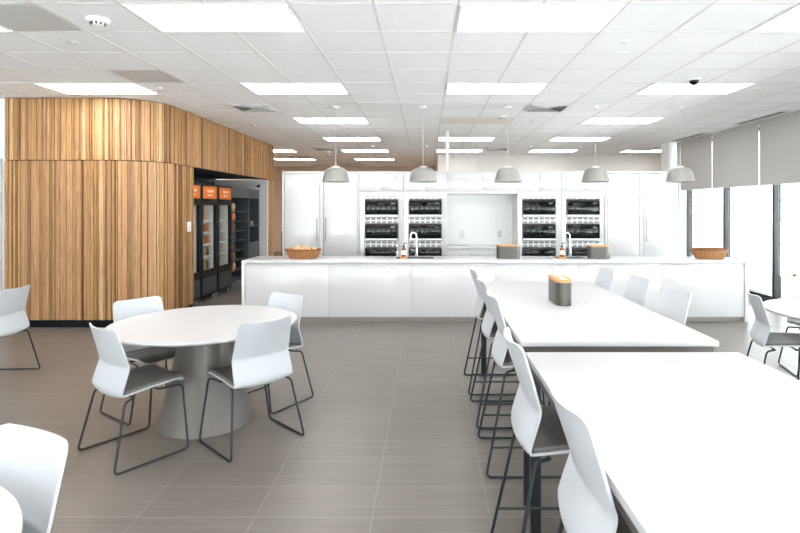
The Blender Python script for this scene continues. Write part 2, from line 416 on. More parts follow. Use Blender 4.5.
# ------------------------------------------------------------------ drinks coolers
def make_cooler():
    r = thing('glass_door_cooler', (0, 0, 0), '', 'cooler', 'tall black coolers in the alcove')
    W, D = .69, .68                               # local: front at x=0 facing +x, y 0..W, body to -D
    b = MB()
    b.box(-D, 0-.05, 0, .03, .05, 2.0); b.box(-D, -.05, W-.03, W, .05, 2.0); b.box(-D, -.05, .03, W-.03, 1.97, 2.0)
    b.box(-D, -.05, .03, W-.03, .05, .5); b.box(-D, -D+.03, .03, W-.03, .5, 1.97)
    b.build('body', M['black'], r)
    l = MB(); l.box(-D+.03, -D+.04, .03, W-.03, .5, 1.75); l.box(-D+.04, -.06, .03, .036, .5, 1.75); l.box(-D+.04, -.06, W-.036, W-.03, .5, 1.75); l.box(-D+.04, -.06, .036, W-.036, .5, .506)
    l.build('liner', M['cool_in'], r)
    B('header', M['black'], r, -.05, 0, 0, W, 1.7, 2.0, bev=.004)
    s = B('sign', M['orange'], r, .0, .004, .06, W-.06, 1.755, 1.965)
    rr = random.Random(5)
    for zz, y0, y1, h in ((1.865, .2, .5, .045), (1.80, .24, .46, .03)):
        y = y0; t = MB()
        while y < y1:
            w = rr.uniform(.016, .03); t.box(.004, .006, y, y+.006, zz, zz+h); t.box(.004, .006, y+.006, y+w, zz+h*rr.choice([0, .45, .8]), zz+h*rr.choice([.9, 1])); y += w+.01
        t.build('lettering', M['cream'], s)
    dr = MB(); dr.box(-.05, 0, .005, .075, .46, 1.7); dr.box(-.05, 0, W-.075, W-.005, .46, 1.7); dr.box(-.05, 0, .075, W-.075, .46, .52); dr.box(-.05, 0, .075, W-.075, 1.64, 1.7)
    d = dr.build('door', M['black'], r)
    B('pane', M['case_glass'], d, -.03, -.024, .075, W-.075, .52, 1.64)
    MB().tube(fillet([(0, W-.04, .75), (.045, W-.04, .75), (.045, W-.04, 1.35), (0, W-.04, 1.35)], .02), .009).build('handle', M['slate'], d)
    for z in (.74, .95, 1.16, 1.37):
        sh = MB(); sh.box(-.60, -.10, .04, W-.04, z-.006, z); sh.box(-.105, -.095, .04, W-.04, z-.02, z+.012); sh.build('shelf', M['white'], r)
    B('led_strip', M['led'], r, -.085, -.065, .038, .05, .56, 1.6)
    gr = MB(); gr.box(-.05, -.004, .005, W-.005, .08, .45)
    gp = gr.build('grille', M['black'], r); lv = MB()
    for k in range(9): lv.box(-.004, .004, .05, W-.05, .12+k*.032, .136+k*.032)
    lv.build('louvre', M['slate'], gp)
    for y in (.06, W-.06): MB().tube([(-.06, y, 0), (-.06, y, .05)], .02, 10).build('foot', M['steel'], r)
    return r
CX = -3.80
ck = make_cooler(); cool = []
for i, (y, lb) in enumerate(((8.285, 'black glass door cooler with orange sign, half hidden by oak wall'), (8.99, 'black glass door cooler with orange sign, middle of the three'), (9.695, 'black glass door cooler with orange sign, beside the snack shelves'))):
    o = ck if i == 0 else copy_tree(ck); place(o, (CX, y, 0), 0, lb); cool.append((y, ['nearest', 'middle', 'farthest'][i]))
def snack_box(w, d, h): return MB().box(-d/2, d/2, -w/2, w/2, 0, h, bev=.006)
def snack_bottle(h): return MB().lathe([(0, 0), (.03, 0), (.032, .01), (.032, h*.6), (.014, h*.82), (.014, h), (0, h)], 12)
rr = random.Random(11)
protos = {}
for cn in ('orange', 'brown', 'tan', 'silver', 'dark'):
    protos['box', cn] = (snack_box(.085, .1, .15), cn); protos['bottle', cn] = (snack_bottle(.2), cn)
meshes = {}
for (kd, cn), (mb, c) in protos.items():
    me = bpy.data.meshes.new('snack_'+kd); bmesh.ops.recalc_face_normals(mb.bm, faces=mb.bm.faces); mb.bm.to_mesh(me); mb.bm.free(); me.materials.append(SNACK[cn]); me.shade_smooth(); me.set_sharp_from_angle(angle=.6)
    meshes[kd, cn] = me
lvl = [(1.37, 'top shelf'), (1.16, 'second shelf'), (.95, 'third shelf'), (.74, 'fourth shelf'), (.507, 'floor')]
for y, which in cool:
    for z, ln in lvl:
        kd = 'bottle' if (z > 1.3 and which != 'farthest') else 'box'
        cns = ['tan', 'orange'] if kd == 'bottle' else (['orange', 'brown'] if rr.random() < .6 else ['dark', 'tan'])
        for k in range(5):
            if which == 'farthest' and k in (3, 4) : continue
            cn = cns[k % 2]
            o = bpy.data.objects.new('drink_bottle' if kd == 'bottle' else 'snack_pack', meshes[kd, cn]); COL.objects.link(o)
            o.location = (CX-.160-rr.random()*.015, y+.11+k*.105, z+.001)
            tag(o, '%s %s on the %s of the %s cooler' % (cn, 'drink bottle' if kd == 'bottle' else 'snack pack', ln, which), 'bottle' if kd == 'bottle' else 'snack', 'food and drinks in the coolers')
# snack shelving
sh = thing('snack_shelving', (CX-.04, 10.43, 0), 'tall slate grey open shelving of snacks beside the coolers', 'shelving')
b = MB(); b.box(-.5, 0, 0, .05, 0, 2.0); b.box(-.5, 0, 1.05, 1.1, 0, 2.0); b.box(-.5, 0, 1.73, 1.78, 0, 2.0); b.box(-.5, -.47, .05, 1.73, 0, 2.0); b.box(-.47, 0, .05, 1.05, 0, .12); b.box(-.47, 0, 1.1, 1.73, 0, .12)
b.build('body', M['slate'], sh)
B('header', M['slate'], sh, -.06, .004, .05, 1.05, 1.80, 2.0); B('header', M['slate'], sh, -.06, .004, 1.1, 1.73, 1.80, 2.0)
LV = [.32, .52, .72, .92, 1.12, 1.32, 1.52]
for z in LV: B('shelf', M['slate'], sh, -.47, -.06, .05, 1.05, z-.015, z)
for z in (1.2, ): B('shelf', M['slate'], sh, -.47, -.01, 1.1, 1.73, z-.02, z)
for z in (.5, .85): B('drawer', M['slate'], sh, -.02, .002, 1.11, 1.72, z-.34, z-.01, bev=.003)
def bag_mb():
    mb = MB(); G = []
    for i in range(9):
        v = i/8; row = []
        for j in range(7):
            u = j/6*2-1; row.append((u, v))
        G.append(row)
    for side in (1, -1):
        V = [[mb.bm.verts.new((side*.045*(1-u*u)*math.sin(PI*min(1, max(0, v)))**.6, u*.075, v*.17)) for u, v in row] for row in G]
        for i in range(8):
            for j in range(6): mb.bm.faces.new((V[i][j], V[i][j+1], V[i+1][j+1], V[i+1][j]))
    bmesh.ops.remove_doubles(mb.bm, verts=mb.bm.verts, dist=1e-4)
    return mb
bagm = {}
for cn in SNACK:
    mb = bag_mb(); bmesh.ops.recalc_face_normals(mb.bm, faces=mb.bm.faces); me = bpy.data.meshes.new('snack_bag'); mb.bm.to_mesh(me); mb.bm.free(); me.materials.append(SNACK[cn]); me.shade_smooth(); bagm[cn] = me
names = ['lowest', 'second lowest', 'third lowest', 'middle', 'third highest', 'second highest', 'highest']
for k, z in enumerate(LV):
    for q in range(2):
        cn = [['orange', 'tan', 'orange', 'brown'], ['orange', 'brown', 'tan', 'dark'], ['orange', 'dark', 'brown', 'orange'], ['silver', 'dark', 'dark', 'brown'], ['orange', 'brown', 'silver', 'dark'], ['tan', 'orange', 'silver', 'brown'], ['silver', 'tan', 'brown', 'orange']][k][q]
        o = bpy.data.objects.new('snack_bag', bagm[cn]); COL.objects.link(o); o.location = (CX-.12, 10.43+.15+q*.19, z+.002); o.rotation_euler = (0, rr.uniform(.02, .12), rr.uniform(-.2, .2))
        tag(o, '%s snack bag standing on the %s snack shelf' % (cn, names[k]), 'snack bag', 'snack bags on the slate shelving')
for q in range(3):
    o = bpy.data.objects.new('snack_pack', meshes['box', ['silver', 'dark', 'tan'][q]]); COL.objects.link(o); o.location = (CX-.18, 11.7+q*.16, 1.202); o.rotation_euler = (0, 0, 0); o.scale = (1, 1, .6)
    tag(o, '%s pack in the far bay of the slate shelving' % ['silver', 'dark', 'tan'][q], 'snack', 'packs in the far bay')
cam_ = thing('security_camera_mount', (-3.86, 12.3, 2.08), 'small dark camera on the white wall inside the alcove', 'camera')
B('bracket', M['white'], cam_, -.02, .02, -.03, 0, .0, .05); MB().tube([(0, -.03, .02), (0, -.11, .005)], .03, 12).build('lens', M['black'], cam_)
cop = thing('filing_cabinet', (-3.8, 13.9, 0), 'grey cabinet in the corridor beyond the white tall cupboards', 'cabinet')
B('body', M['slot'], cop, 0, .45, .02, .5, 0, .98, bev=.005)
for z in (.05, .36, .67): 
    dd = B('drawer', M['slate'], cop, .02, .43, 0, .02, z, z+.28, bev=.003); B('handle', M['handle'], dd, .16, .29, -.02, 0, z+.2, z+.215)
tag(MB().box(-.06, .06, -.08, .08, 0, .12, bev=.01).build('snack_carton', SNACK['orange'], loc=(-3.58, 14.1, .985)), 'small orange carton on top of the grey cabinet', 'carton')

# ------------------------------------------------------------------ island
IY0, IY1, IX0, IX1, IZ = 7.46, 8.16, -2.595, 4.495, .861
top = thing('island_countertop', (0, 0, 0), 'long white quartz island worktop with waterfall ends', 'countertop')
B('slab', M['quartz'], top, IX0, IX1, IY0, IY1, IZ-.042, IZ, bev=.003)
for x in (IX0, IX1-.042): B('end_panel', M['quartz'], top, x, x+.042, IY0, IY1, 0, IZ-.042, bev=.002)
isl = thing('kitchen_island', (0, 0, 0), 'gloss white kitchen island base under the quartz worktop', 'island')
a, bnd = IX0+.044, IX1-.044; w = (bnd-a)/6
for i in range(6): B('front_panel', M['gloss'], isl, a+i*w+.001, a+(i+1)*w-.001, IY0+.02, IY0+.04, .066, IZ-.05, bev=.0015)
B('carcass', M['matt'], isl, a, bnd, IY0+.04, IY1-.02, .066, IZ-.046)
B('toe_kick', M['toe'], isl, a, bnd, IY0+.06, IY1-.08, 0, .066)
# items on the worktop
def sink(x0, x1, lb):
    s = thing('sink', (0, 0, IZ), lb, 'sink', 'sinks in the island')
    r = MB(); r.box(x0, x1, 7.66, 7.675, .0005, .004); r.box(x0, x1, 8.035, 8.05, .0005, .004); r.box(x0, x0+.015, 7.675, 8.035, .0005, .004); r.box(x1-.015, x1, 7.675, 8.035, .0005, .004)
    r.build('rim', M['steel'], s); B('basin', M['slot'], s, x0+.015, x1-.015, 7.675, 8.035, .0003, .0012)
sink(-.47, .12, 'steel sink in island worktop behind the left soap bottle'); sink(1.85, 2.36, 'steel sink in island worktop behind the right soap bottle')
def faucet(x, y, lb):
    f = thing('faucet', (x, y, IZ+.0045), lb, 'faucet', 'gooseneck faucets on the island')
    MB().lathe([(0, 0), (.028, 0), (.028, .012), (.02, .02), (.02, .12), (.012, .13), (0, .13)], 16).build('base', M['chrome'], f)
    p = [(0, 0, .1), (0, 0, .30)]+[(-.045+.045*math.cos(t), 0, .30+.055*math.sin(t)) for t in [PI*i/8 for i in range(1, 9)]]+[(-.09, 0, .24)]
    MB().tube(p, .011, 10).build('spout', M['chrome'], f)
    MB().tube([(-.01, 0, .075), (-.06, 0, .085), (-.09, 0, .1)], .009, 8).build('lever', M['chrome'], f)
faucet(-.16, 8.1, 'chrome gooseneck faucet on island beside the left soap bottle'); faucet(2.17, 8.1, 'chrome gooseneck faucet on island beside the right soap bottle')
f = thing('water_tap', (-.45, 8.1, IZ+.0045), 'small chrome water tap left of the left soap bottle', 'tap')
MB().lathe([(0, 0), (.022, 0), (.022, .06), (.011, .07), (0, .07)], 14).build('base', M['chrome'], f); MB().tube(fillet([(0, 0, .06), (0, 0, .19), (0, -.08, .19), (0, -.08, .15)], .03), .008).build('spout', M['chrome'], f)
def soap(x, y, lb, lb2):
    tag(MB().box(-.056, .056, -.056, .056, 0, .026, bev=.006).build('soap_tray', M['lid'], loc=(x, y, IZ+.0045)), lb2, 'tray', 'bamboo trays on the island')
    b = thing('soap_bottle', (x, y, IZ+.031), lb, 'soap bottle', 'amber soap bottles on the island')
    MB().lathe([(0, 0), (.032, 0), (.034, .008), (.034, .1), (.026, .122), (.014, .13), (.014, .142), (0, .142)], 18).build('bottle', M['amber'], b)
    MB().lathe([(.0345, .03), (.0352, .03), (.0352, .092), (.0345, .092)], 18).build('label', M['label'], b)
    p = MB(); p.lathe([(0, .142), (.016, .142), (.016, .16), (.005, .162), (.005, .195), (0, .195)], 12); p.tube([(0, 0, .195), (.035, 0, .195), (.042, 0, .186)], .006, 8); p.build('pump', M['black'], b)
soap(-.335, 7.72, 'amber soap bottle with black pump in front of the left faucet', 'small bamboo tray under the left soap bottle')
soap(1.955, 7.72, 'amber soap bottle with black pump in front of the right faucet', 'small bamboo tray under the right soap bottle')
def pill(L, W, k=10):
    r = W/2; return [(L/2-r+r*math.cos(t), r*math.sin(t)) for t in [-PI/2+PI*i/k for i in range(k+1)]]+[(-L/2+r+r*math.cos(t), r*math.sin(t)) for t in [PI/2+PI*i/k for i in range(k+1)]]
def caddy(loc, rz, L, W, H, lb, tissue):
    c = thing('tissue_caddy', loc, lb, 'caddy', 'grey caddies with bamboo lids', rz)
    MB().prism(pill(L, W), 0, H-.022).build('body', M['steelgrey'], c)
    MB().prism(pill(L+.004, W+.004), H-.022, H).build('lid', M['lid'], c)
    if tissue:
        for x in (-L*.3, L*.26): B('slot', M['white'], c, x-.045, x+.045, -.02, .02, H, H+.0025)
        G = []
        for i in range(6):
            v = i/5; G.append([Vector((u*.06*(1-.8*v)+.03*v, .010*math.sin(3*u+2*v)+.02*v, H+.003+.075*v)) for u in (-1, -.5, 0, .5, 1)])
        MB().sheet(G, .002).build('tissue', M['tissue'], c)
caddy((1.177, 7.74, IZ+.001), 0, .34, .13, .2, 'grey caddy with bamboo lid on island, left of two', False)
caddy((2.492, 7.74, IZ+.001), 0, .325, .13, .195, 'grey caddy with bamboo lid on island, beside the right faucet', False)
def basket(loc, lb, a, c, h):
    b = thing('wicker_basket', loc, lb, 'basket', 'wicker baskets on the island')
    N = 26; body = MB(); rows = 9
    for k in range(rows):
        v = (k+.5)/rows; rx = a*(.72+.28*v**.8); ry = c*(.70+.30*v**.8); pts = []
        for j in range(N*2):
            t = 2*PI*j/(N*2); o = .007*(1 if (j//1+k) % 2 else -1)
            pts.append(((rx+o)*math.cos(t), (ry+o)*math.sin(t), v*h*.93+.004))
        body.tube(pts, h*.062, 6, closed=True)
    body.build('weave', M['wicker'], b)
    st = MB()
    for j in range(N):
        t = 2*PI*j/N; st.tube([((a*(.72+.28*v**.8))*math.cos(t), (c*(.70+.30*v**.8))*math.sin(t), v*h*.95+.002) for v in (0, .3, .6, 1)], .006, 6)
    st.build('stakes', M['wicker_d'], b)
    rm = MB()
    for ph in (0, PI):
        rm.tube([((a+.006*math.cos(18*t+ph))*math.cos(t), (c+.006*math.cos(18*t+ph))*math.sin(t), h*.95+.006*math.sin(18*t+ph)) for t in [2*PI*j/144 for j in range(144)]], .009, 6, closed=True)
    rm.build('rim', M['wicker_d'], b)
    MB().lathe([(0, 0), (1, 0), (1, .008), (0, .008)], 32, sx=a*.72, sy=c*.7).build('bottom', M['wicker'], b)
basket((-1.806, 7.77, IZ+.001), 'oval wicker basket heaped with golden fruit on island left end', .252, .17, .135)
basket((4.11, 7.77, IZ+.001), 'empty oval wicker basket on the right end of the island', .252, .17, .14)
def fruit(loc, m, r, lb, k):
    f = MB().lathe([(0, -r*.8), (r*.35, -r*.86), (r*.75, -r*.6), (r, 0), (r*.85, r*.5), (r*.5, r*.83), (r*.15, r*.84), (0, r*.74)], 18).build('fruit', FRUIT[m], loc=loc)
    f.rotation_euler = (.3*math.sin(k), .3*math.cos(2*k), k); tag(f, lb, 'fruit', 'fruit in the left basket')
fr = [(-.172, -.02, 2, .040, 'rusty orange fruit at the left end of the basket'), (-.088, -.06, 0, .041, 'golden fruit left of centre at the front of the basket'), (-.085, .047, 1, .042, 'pale fruit at the back left of the basket'),
      (.0, -.066, 1, .040, 'pale fruit at the front centre of the basket'), (.005, .043, 0, .041, 'golden fruit on top of the heap in the basket'), (.086, -.045, 0, .040, 'golden fruit right of centre in the basket'), (.168, .0, 1, .038, 'pale fruit at the right end of the basket')]
for k, (dx, dy, m, r, lb) in enumerate(fr): fruit((-1.806+dx, 7.77+dy, IZ+.128+(.02 if 'on top' in lb or 'back left' in lb else 0)), m, r, lb, k)
for k, dx in enumerate((-.126, -.042, .042, .126)): fruit((-1.806+dx, 7.77, IZ+.054), 0, .036, 'golden fruit low in the basket under the heap', k+9)

# ------------------------------------------------------------------ kitchen wall units
WY = 9.35
def wx(px): return (px-427)/57.0
def tall(x0, x1, hx, lb):
    t = thing('tall_cabinet', ((x0+x1)/2, WY, 0), lb, 'cabinet', 'tall white cabinets'); h = (x1-x0)/2
    b = MB(); b.box(-h, -h+.03, .0, .68, 0, 2.235); b.box(h-.03, h, .0, .68, 0, 2.235); b.box(-h+.03, h-.03, .0, .68, 2.2, 2.235); b.box(-h+.03, h-.03, .05, .68, 0, 2.2)
    b.build('body', M['matt'], t)
    d = B('door', M['gloss'], t, -h+.038, h-.038, .002, .022, .08, 2.192, bev=.002)
    hh = MB(); X = hx*(h-.075); hh.tube(fillet([(X, .004, 1.02), (X, -.035, 1.02), (X, -.035, 1.41), (X, .004, 1.41)], .008), .008, 8); hh.build('handle', M['handle'], d)
tall(wx(282.4), wx(321.7), 1, 'tall white cabinet at left end of the kitchen wall'); tall(wx(321.7), wx(359.45), -1, 'tall white cabinet left of the ovens, handle on its left')
tall(wx(605.3), wx(641.4), 1, 'tall white cabinet right of the ovens, handle on its right'); tall(wx(641.4), wx(680.6), -1, 'tall white cabinet at right end of the kitchen wall')
MZ = [(1.435, 1.737), (1.018, 1.312), (.60, .892)]
VZ = [(1.747, 1.80), (1.322, 1.425), (.902, 1.008)]
def column(x0, x1, strip, side):
    c = thing('oven_cabinet', (x0, WY, 0), 'white built-in oven cabinet, %s' % side, 'cabinet', 'oven cabinets'); W = x1-x0; a, b_ = .095, W-.095
    b = MB(); b.box(0, a-.005, .02, .66, .0, 1.8); b.box(b_+.005, W, .02, .66, 0, 1.8); b.box(0, W, .02, .66, 1.8, 2.235); b.box(a-.005, b_+.005, .6, .66, 0, 1.8); b.box(a-.005, b_+.005, .02, .6, 0, .58)
    b.build('body', M['matt'], c)
    B('fascia', M['gloss'], c, .003, W-.003, -.005, .02, 1.803, 1.878)
    for k in range(2): B('door', M['gloss'], c, .002+k*W/2, W/2-.002+k*W/2, 0, .02, 1.888, 2.2, bev=.0015)
    B('top_rail', M['matt'], c, 0, W, 0, .02, 2.203, 2.235)
    for k, (z0, z1) in enumerate(VZ):
        v = MB(); v.box(a, b_, .03, .05, z0, z1)
        n = 6; q = (b_-a)/n
        for i in range(n+1): v.box(max(a, a+i*q-.011), min(b_, a+i*q+.011), .022, .03, z0, z1)
        v.box(a, b_, .02, .03, (z0+z1)/2-.009, (z0+z1)/2+.009)
        vp = v.build('vent_panel', M['trim'], c); g2 = MB()
        for i in range(n): g2.box(a+i*q+.013, a+(i+1)*q-.013, .0285, .0298, z0+.004, z1-.004)
        g2.build('louvre', M['slot_grey'], vp)
    if strip: B('side_trim', M['steel'], c, .015, .085, .008, .02, .1, 1.8)
    else: B('side_trim', M['trim'], c, .015, .085, .008, .02, .1, 1.8)
    for z in (1.37, .955): B('rail', M['trim'], c, b_+.012, W-.006, .012, .02, z-.004, z+.004)
    return c
mwp = None
def microwave():
    t = thing('microwave', (0, 0, 0), '', 'microwave', 'built-in microwaves'); W, H = .572, .285
    B('body', M['slot'], t, 0, W, .03, .45, 0, H)
    d = MB(); d.box(0, W, -.022, .028, H-.012, H); d.box(0, .010, -.022, .028, .04, H-.012); d.box(W-.010, W, -.022, .028, .04, H-.012); d.box(.010, W-.010, 0, .028, .04, H-.012)
    dd = d.build('door', M['slot'], t); B('handle_bar', M['steel'], t, 0, W, -.028, .028, 0, .039, bev=.002)
    B('window', M['oven_glass'], dd, .012, W-.012, -.012, 0, .042, H-.014, bev=.002)
    B('display', M['steelgrey'], t, W-.12, W-.05, -.0135, -.0121, H-.06, H-.035)
    return t
COLS = [(359.5, 403.5, 1, 'leftmost of the four'), (403.5, 447.2, 0, 'left of the open counter niche'), (517.2, 561.2, 1, 'right of the open counter niche'), (561.2, 605.0, 0, 'rightmost of the four')]
rown = ['top', 'middle', 'bottom']; coln = ['leftmost oven cabinet', 'oven cabinet left of the niche', 'oven cabinet right of the niche', 'rightmost oven cabinet']
for ci, (p0, p1, st, side) in enumerate(COLS):
    x0, x1 = wx(p0)+.001, wx(p1)-.001; column(x0, x1, st, side)
    for r in range(3):
        o = microwave() if mwp is None else copy_tree(mwp); mwp = mwp or o
        place(o, (x0+.0965+(x1-x0-.193-.572)/2, WY, MZ[r][0]+.001), 0, 'black glass built-in microwave, %s of three in the %s' % (rown[r], coln[ci]))
# niche
NX0, NX1 = wx(447.2), wx(517.2)
u = thing('wall_cabinet', (0, WY, 0), 'white two door wall cabinet above the open counter niche', 'cabinet')
B('body', M['matt'], u, NX0, NX1, .02, .55, 1.84, 2.235)
m_ = (NX0+NX1)/2
for q0, q1 in ((NX0, m_), (m_, NX1)): B('door', M['gloss'], u, q0+.002, q1-.002, 0, .02, 1.888, 2.2, bev=.0015)
bs = tag(B('backsplash_panel', M['white_wall'], None, NX0, NX1, 9.9, 9.93, .0, 1.839), 'plain white panel at the back of the counter niche', 'panel')
ct = tag(B('niche_countertop', M['quartz'], None, NX0+.001, NX1-.001, WY-.02, 9.898, .875, .91, bev=.003), 'short white counter in the niche between the oven cabinets', 'countertop')
bc = thing('base_cabinet', (0, WY, 0), 'white base cabinet with drawers under the niche counter', 'cabinet')
B('body', M['matt'], bc, NX0+.002, NX1-.002, .02, .54, 0, .874)
for k in range(3):
    q0 = NX0+(NX1-NX0)*k/3; q1 = NX0+(NX1-NX0)*(k+1)/3
    for z0, z1 in ((.68, .85), (.38, .672), (.08, .372)): B('drawer', M['gloss'], bc, q0+.004, q1-.004, 0, .02, z0, z1, bev=.002)
for x, lb in ((.65, 'white wall outlet at the left of the niche back panel'), (1.345, 'white wall outlet at the right of the niche back panel')):
    o = thing('wall_outlet', (x, 9.9, 1.11), lb, 'outlet', 'outlets in the niche'); B('plate', M['grey_pl'], o, -.036, .036, -.006, -.001, -.058, .058, bev=.002); B('socket', M['trim'], o, -.017, .017, -.009, -.006, -.034, .034, bev=.002)
pp = tag(B('power_pole', M['white'], None, .367, .423, 10.27, 10.33, 0, CEIL-.008, bev=.004), 'white square pole rising from behind the cabinets to the ceiling', 'pole')

# ------------------------------------------------------------------ ceiling fixtures
def light(x0, y0, lb, m='panel', w=1.22, group='lit ceiling panels'):
    l = thing('ceiling_light', (x0, y0, CEIL), lb, 'ceiling light', group)
    f = MB(); e = .013; i = .028
    f.box(e, w-e, e, i, -.010, -.001); f.box(e, w-e, .61-i, .61-e, -.010, -.001); f.box(e, i, i, .61-i, -.010, -.001); f.box(w-i, w-e, i, .61-i, -.010, -.001)
    f.build('frame', M['white'], l); B('diffuser', M[m], l, i, w-i, i, .61-i, -.006, -.002)
rows = {0: 'nearest row', 1: 'second row', 2: 'third row', 3: 'fourth row', 4: 'fifth row', 5: 'sixth row'}
cols = [(-4.654, 'far left'), (-2.214, 'left of centre'), (.226, 'right of centre'), (2.666, 'right'), (5.106, 'far right')]
have = {0: (0, 1, 2, 3), 1: (0, 1, 2, 3), 2: (1, 3), 3: (1, 2, 3), 4: (0, 1, 2, 3, 4), 5: (0, 1)}
for r in have:
    for c in have[r]:
        light(cols[c][0], 3.84+2.44*r, 'bright rectangular ceiling light in the %s, %s column' % (rows[r], cols[c][1]), 'panel_warm' if (r >= 4 and c < 2) else 'panel')
for r in (-1, -2, -3):
    for c in (0, 1, 2, 3): light(cols[c][0], 3.84+2.44*r, 'bright rectangular ceiling light behind the viewpoint', group='ceiling lights behind the viewpoint')
def grille(x0, y0, w, lb, m='perf'):
    l = thing('ceiling_grille', (x0, y0, CEIL), lb, 'ceiling grille', 'flat ceiling grilles')
    B('panel', M[m], l, .013, w-.013, .013, .597, -.004, -.001)
    f = MB(); f.box(.013, w-.013, .013, .02, -.006, -.001); f.box(.013, w-.013, .59, .597, -.006, -.001); f.box(.013, .02, .02, .59, -.006, -.001); f.box(w-.02, w-.013, .02, .59, -.006, -.001); f.build('frame', M['tbar'], l)
grille(-3.434, 3.84, .61, 'grey perforated ceiling panel at the top left corner'); grille(-3.434, 5.67, .61, 'grey perforated ceiling panel left, beside second row light')
grille(.226, 8.72, 1.22, 'long beige unlit ceiling panel above the kitchen', 'beige_perf')
grille(-4.044, 15.43, .61, 'brownish ceiling grille in the far corridor, nearer one', 'perf'); grille(-4.044, 18.48, .61, 'brownish ceiling grille in the far corridor, farther one', 'perf')
def diffuser(x0, y0, lb):
    l = thing('ceiling_vent', (x0, y0, CEIL), lb, 'air vent', 'louvred ceiling vents')
    B('backing', M['slot_grey'], l, .02, .59, .02, .59, -.004, -.001)
    v = MB()
    for k in range(4):
        a, b = .02+k*.062, .59-k*.062; h0, h1 = -.03+.002*k, -.004
        # tilted square louvre ring
        q = [(a, a), (b, a), (b, b), (a, b)]; p = [(a+.036, a+.036), (b-.036, a+.036), (b-.036, b-.036), (a+.036, b-.036)]
        A = [v.bm.verts.new((x, y, h1)) for x, y in q]; C = [v.bm.verts.new((x, y, h0)) for x, y in p]; A2 = [v.bm.verts.new((x, y, h1+.002)) for x, y in q]; C2 = [v.bm.verts.new((x, y, h0+.003)) for x, y in p]
        for i in range(4):
            j = (i+1) % 4
            v.bm.faces.new((A[i], A[j], C[j], C[i])); v.bm.faces.new((A2[i], C2[i], C2[j], A2[j])); v.bm.faces.new((C[i], C[j], C2[j], C2[i])); v.bm.faces.new((A[i], A2[i], A2[j], A[j]))
    v.box(.27, .34, .27, .34, -.028, -.022)
    v.build('louvre', M['trim'], l, smooth=False)
for x0, y0, lb in ((-2.824, 7.5, 'square louvred ceiling vent above the oak wall corner'), (1.446, 7.5, 'square louvred ceiling vent right, above the island'), (-2.824, 12.99, 'square louvred ceiling vent in the corridor, nearer one'),
                   (-2.824, 17.87, 'square louvred ceiling vent in the corridor, farther one'), (1.446, 12.99, 'square louvred ceiling vent behind the kitchen, near the power pole'), (5.106, 12.99, 'square louvred ceiling vent behind the kitchen, by the white pillar')): diffuser(x0, y0, lb)
for y0, y1, lb in ((8.14, 9.39, 'long dark slot vent in ceiling along the blinds, nearer one'), (10.5, 11.8, 'long dark slot vent in ceiling along the blinds, farther one')):
    l = thing('ceiling_slot_vent', (5.46, y0, CEIL), lb, 'air vent', 'slot vents by the blinds'); B('frame', M['trim'], l, -.06, .06, 0, y1-y0, -.009, -.001)
    for dx in (-.03, .03): B('slot', M['slot'], l, dx-.017, dx+.017, .02, y1-y0-.02, -.0105, -.0091)
def disc(name, x, y, r, h, m, lb, cat, group):
    o = thing(name, (x, y, CEIL), lb, cat, group); MB().lathe([(0, -.001), (r, -.001), (r, -h*.5), (r*.85, -h), (0, -h)], 24).build('cover', m, o); return o
for x, y, lb in ((-3.14, 4.73, 'flat grey sprinkler disc left, behind the smoke detector'), (-3.30, 6.56, 'flat pale sprinkler disc above the left of oak wall'), (1.73, 4.7, 'flat white sprinkler disc right of the nearest centre light'),
                 (4.08, 6.6, 'flat white sprinkler disc beyond the second row right light'), (-3.10, 9.5, 'flat pale sprinkler disc above the oak side wall'), (1.77, 8.97, 'flat white sprinkler disc above the island'), (-.67, 12.8, 'flat white sprinkler disc behind the kitchen left')):
    o = disc('ceiling_sprinkler', x, y, .05, .012, M['grey_pl'] if 'grey' in lb else M['white'], lb, 'sprinkler', 'sprinkler discs on the ceiling'); MB().lathe([(0, -.0125), (.02, -.0125), (.02, -.018), (0, -.018)], 14).build('plug', M['grey_pl'], o)
for x, y, r, lb in ((-2.56, 4.15, .082, 'white smoke detector on the ceiling at the top left'), (1.2, 8.57, .065, 'white smoke detector above the kitchen beside the beige panel'), (-2.6, 14.2, .06, 'white smoke detector in the far corridor')):
    o = disc('smoke_detector', x, y, r, .03, M['white'], lb, 'smoke detector', 'smoke detectors'); MB().lathe([(0, -.0305), (r*.62, -.0305), (r*.55, -.055), (r*.3, -.06), (0, -.06)], 20).build('sensor', M['white'], o)
    v = MB()
    for k in range(10):
        t = 2*PI*k/10; v.box(r*.6*math.cos(t)-.006, r*.6*math.cos(t)+.006, r*.6*math.sin(t)-.006, r*.6*math.sin(t)+.006, -.052, -.034)
    v.build('vent_slot', M['slot'], o)
o = disc('ceiling_camera', 3.055, 6.1, .075, .02, M['white'], 'dark dome security camera on ceiling beside right column light', 'camera', None)
MB().lathe([(.052, -.0205), (.05, -.04), (.036, -.062), (.016, -.072), (0, -.074)], 20).build('dome', M['oven_glass'], o)

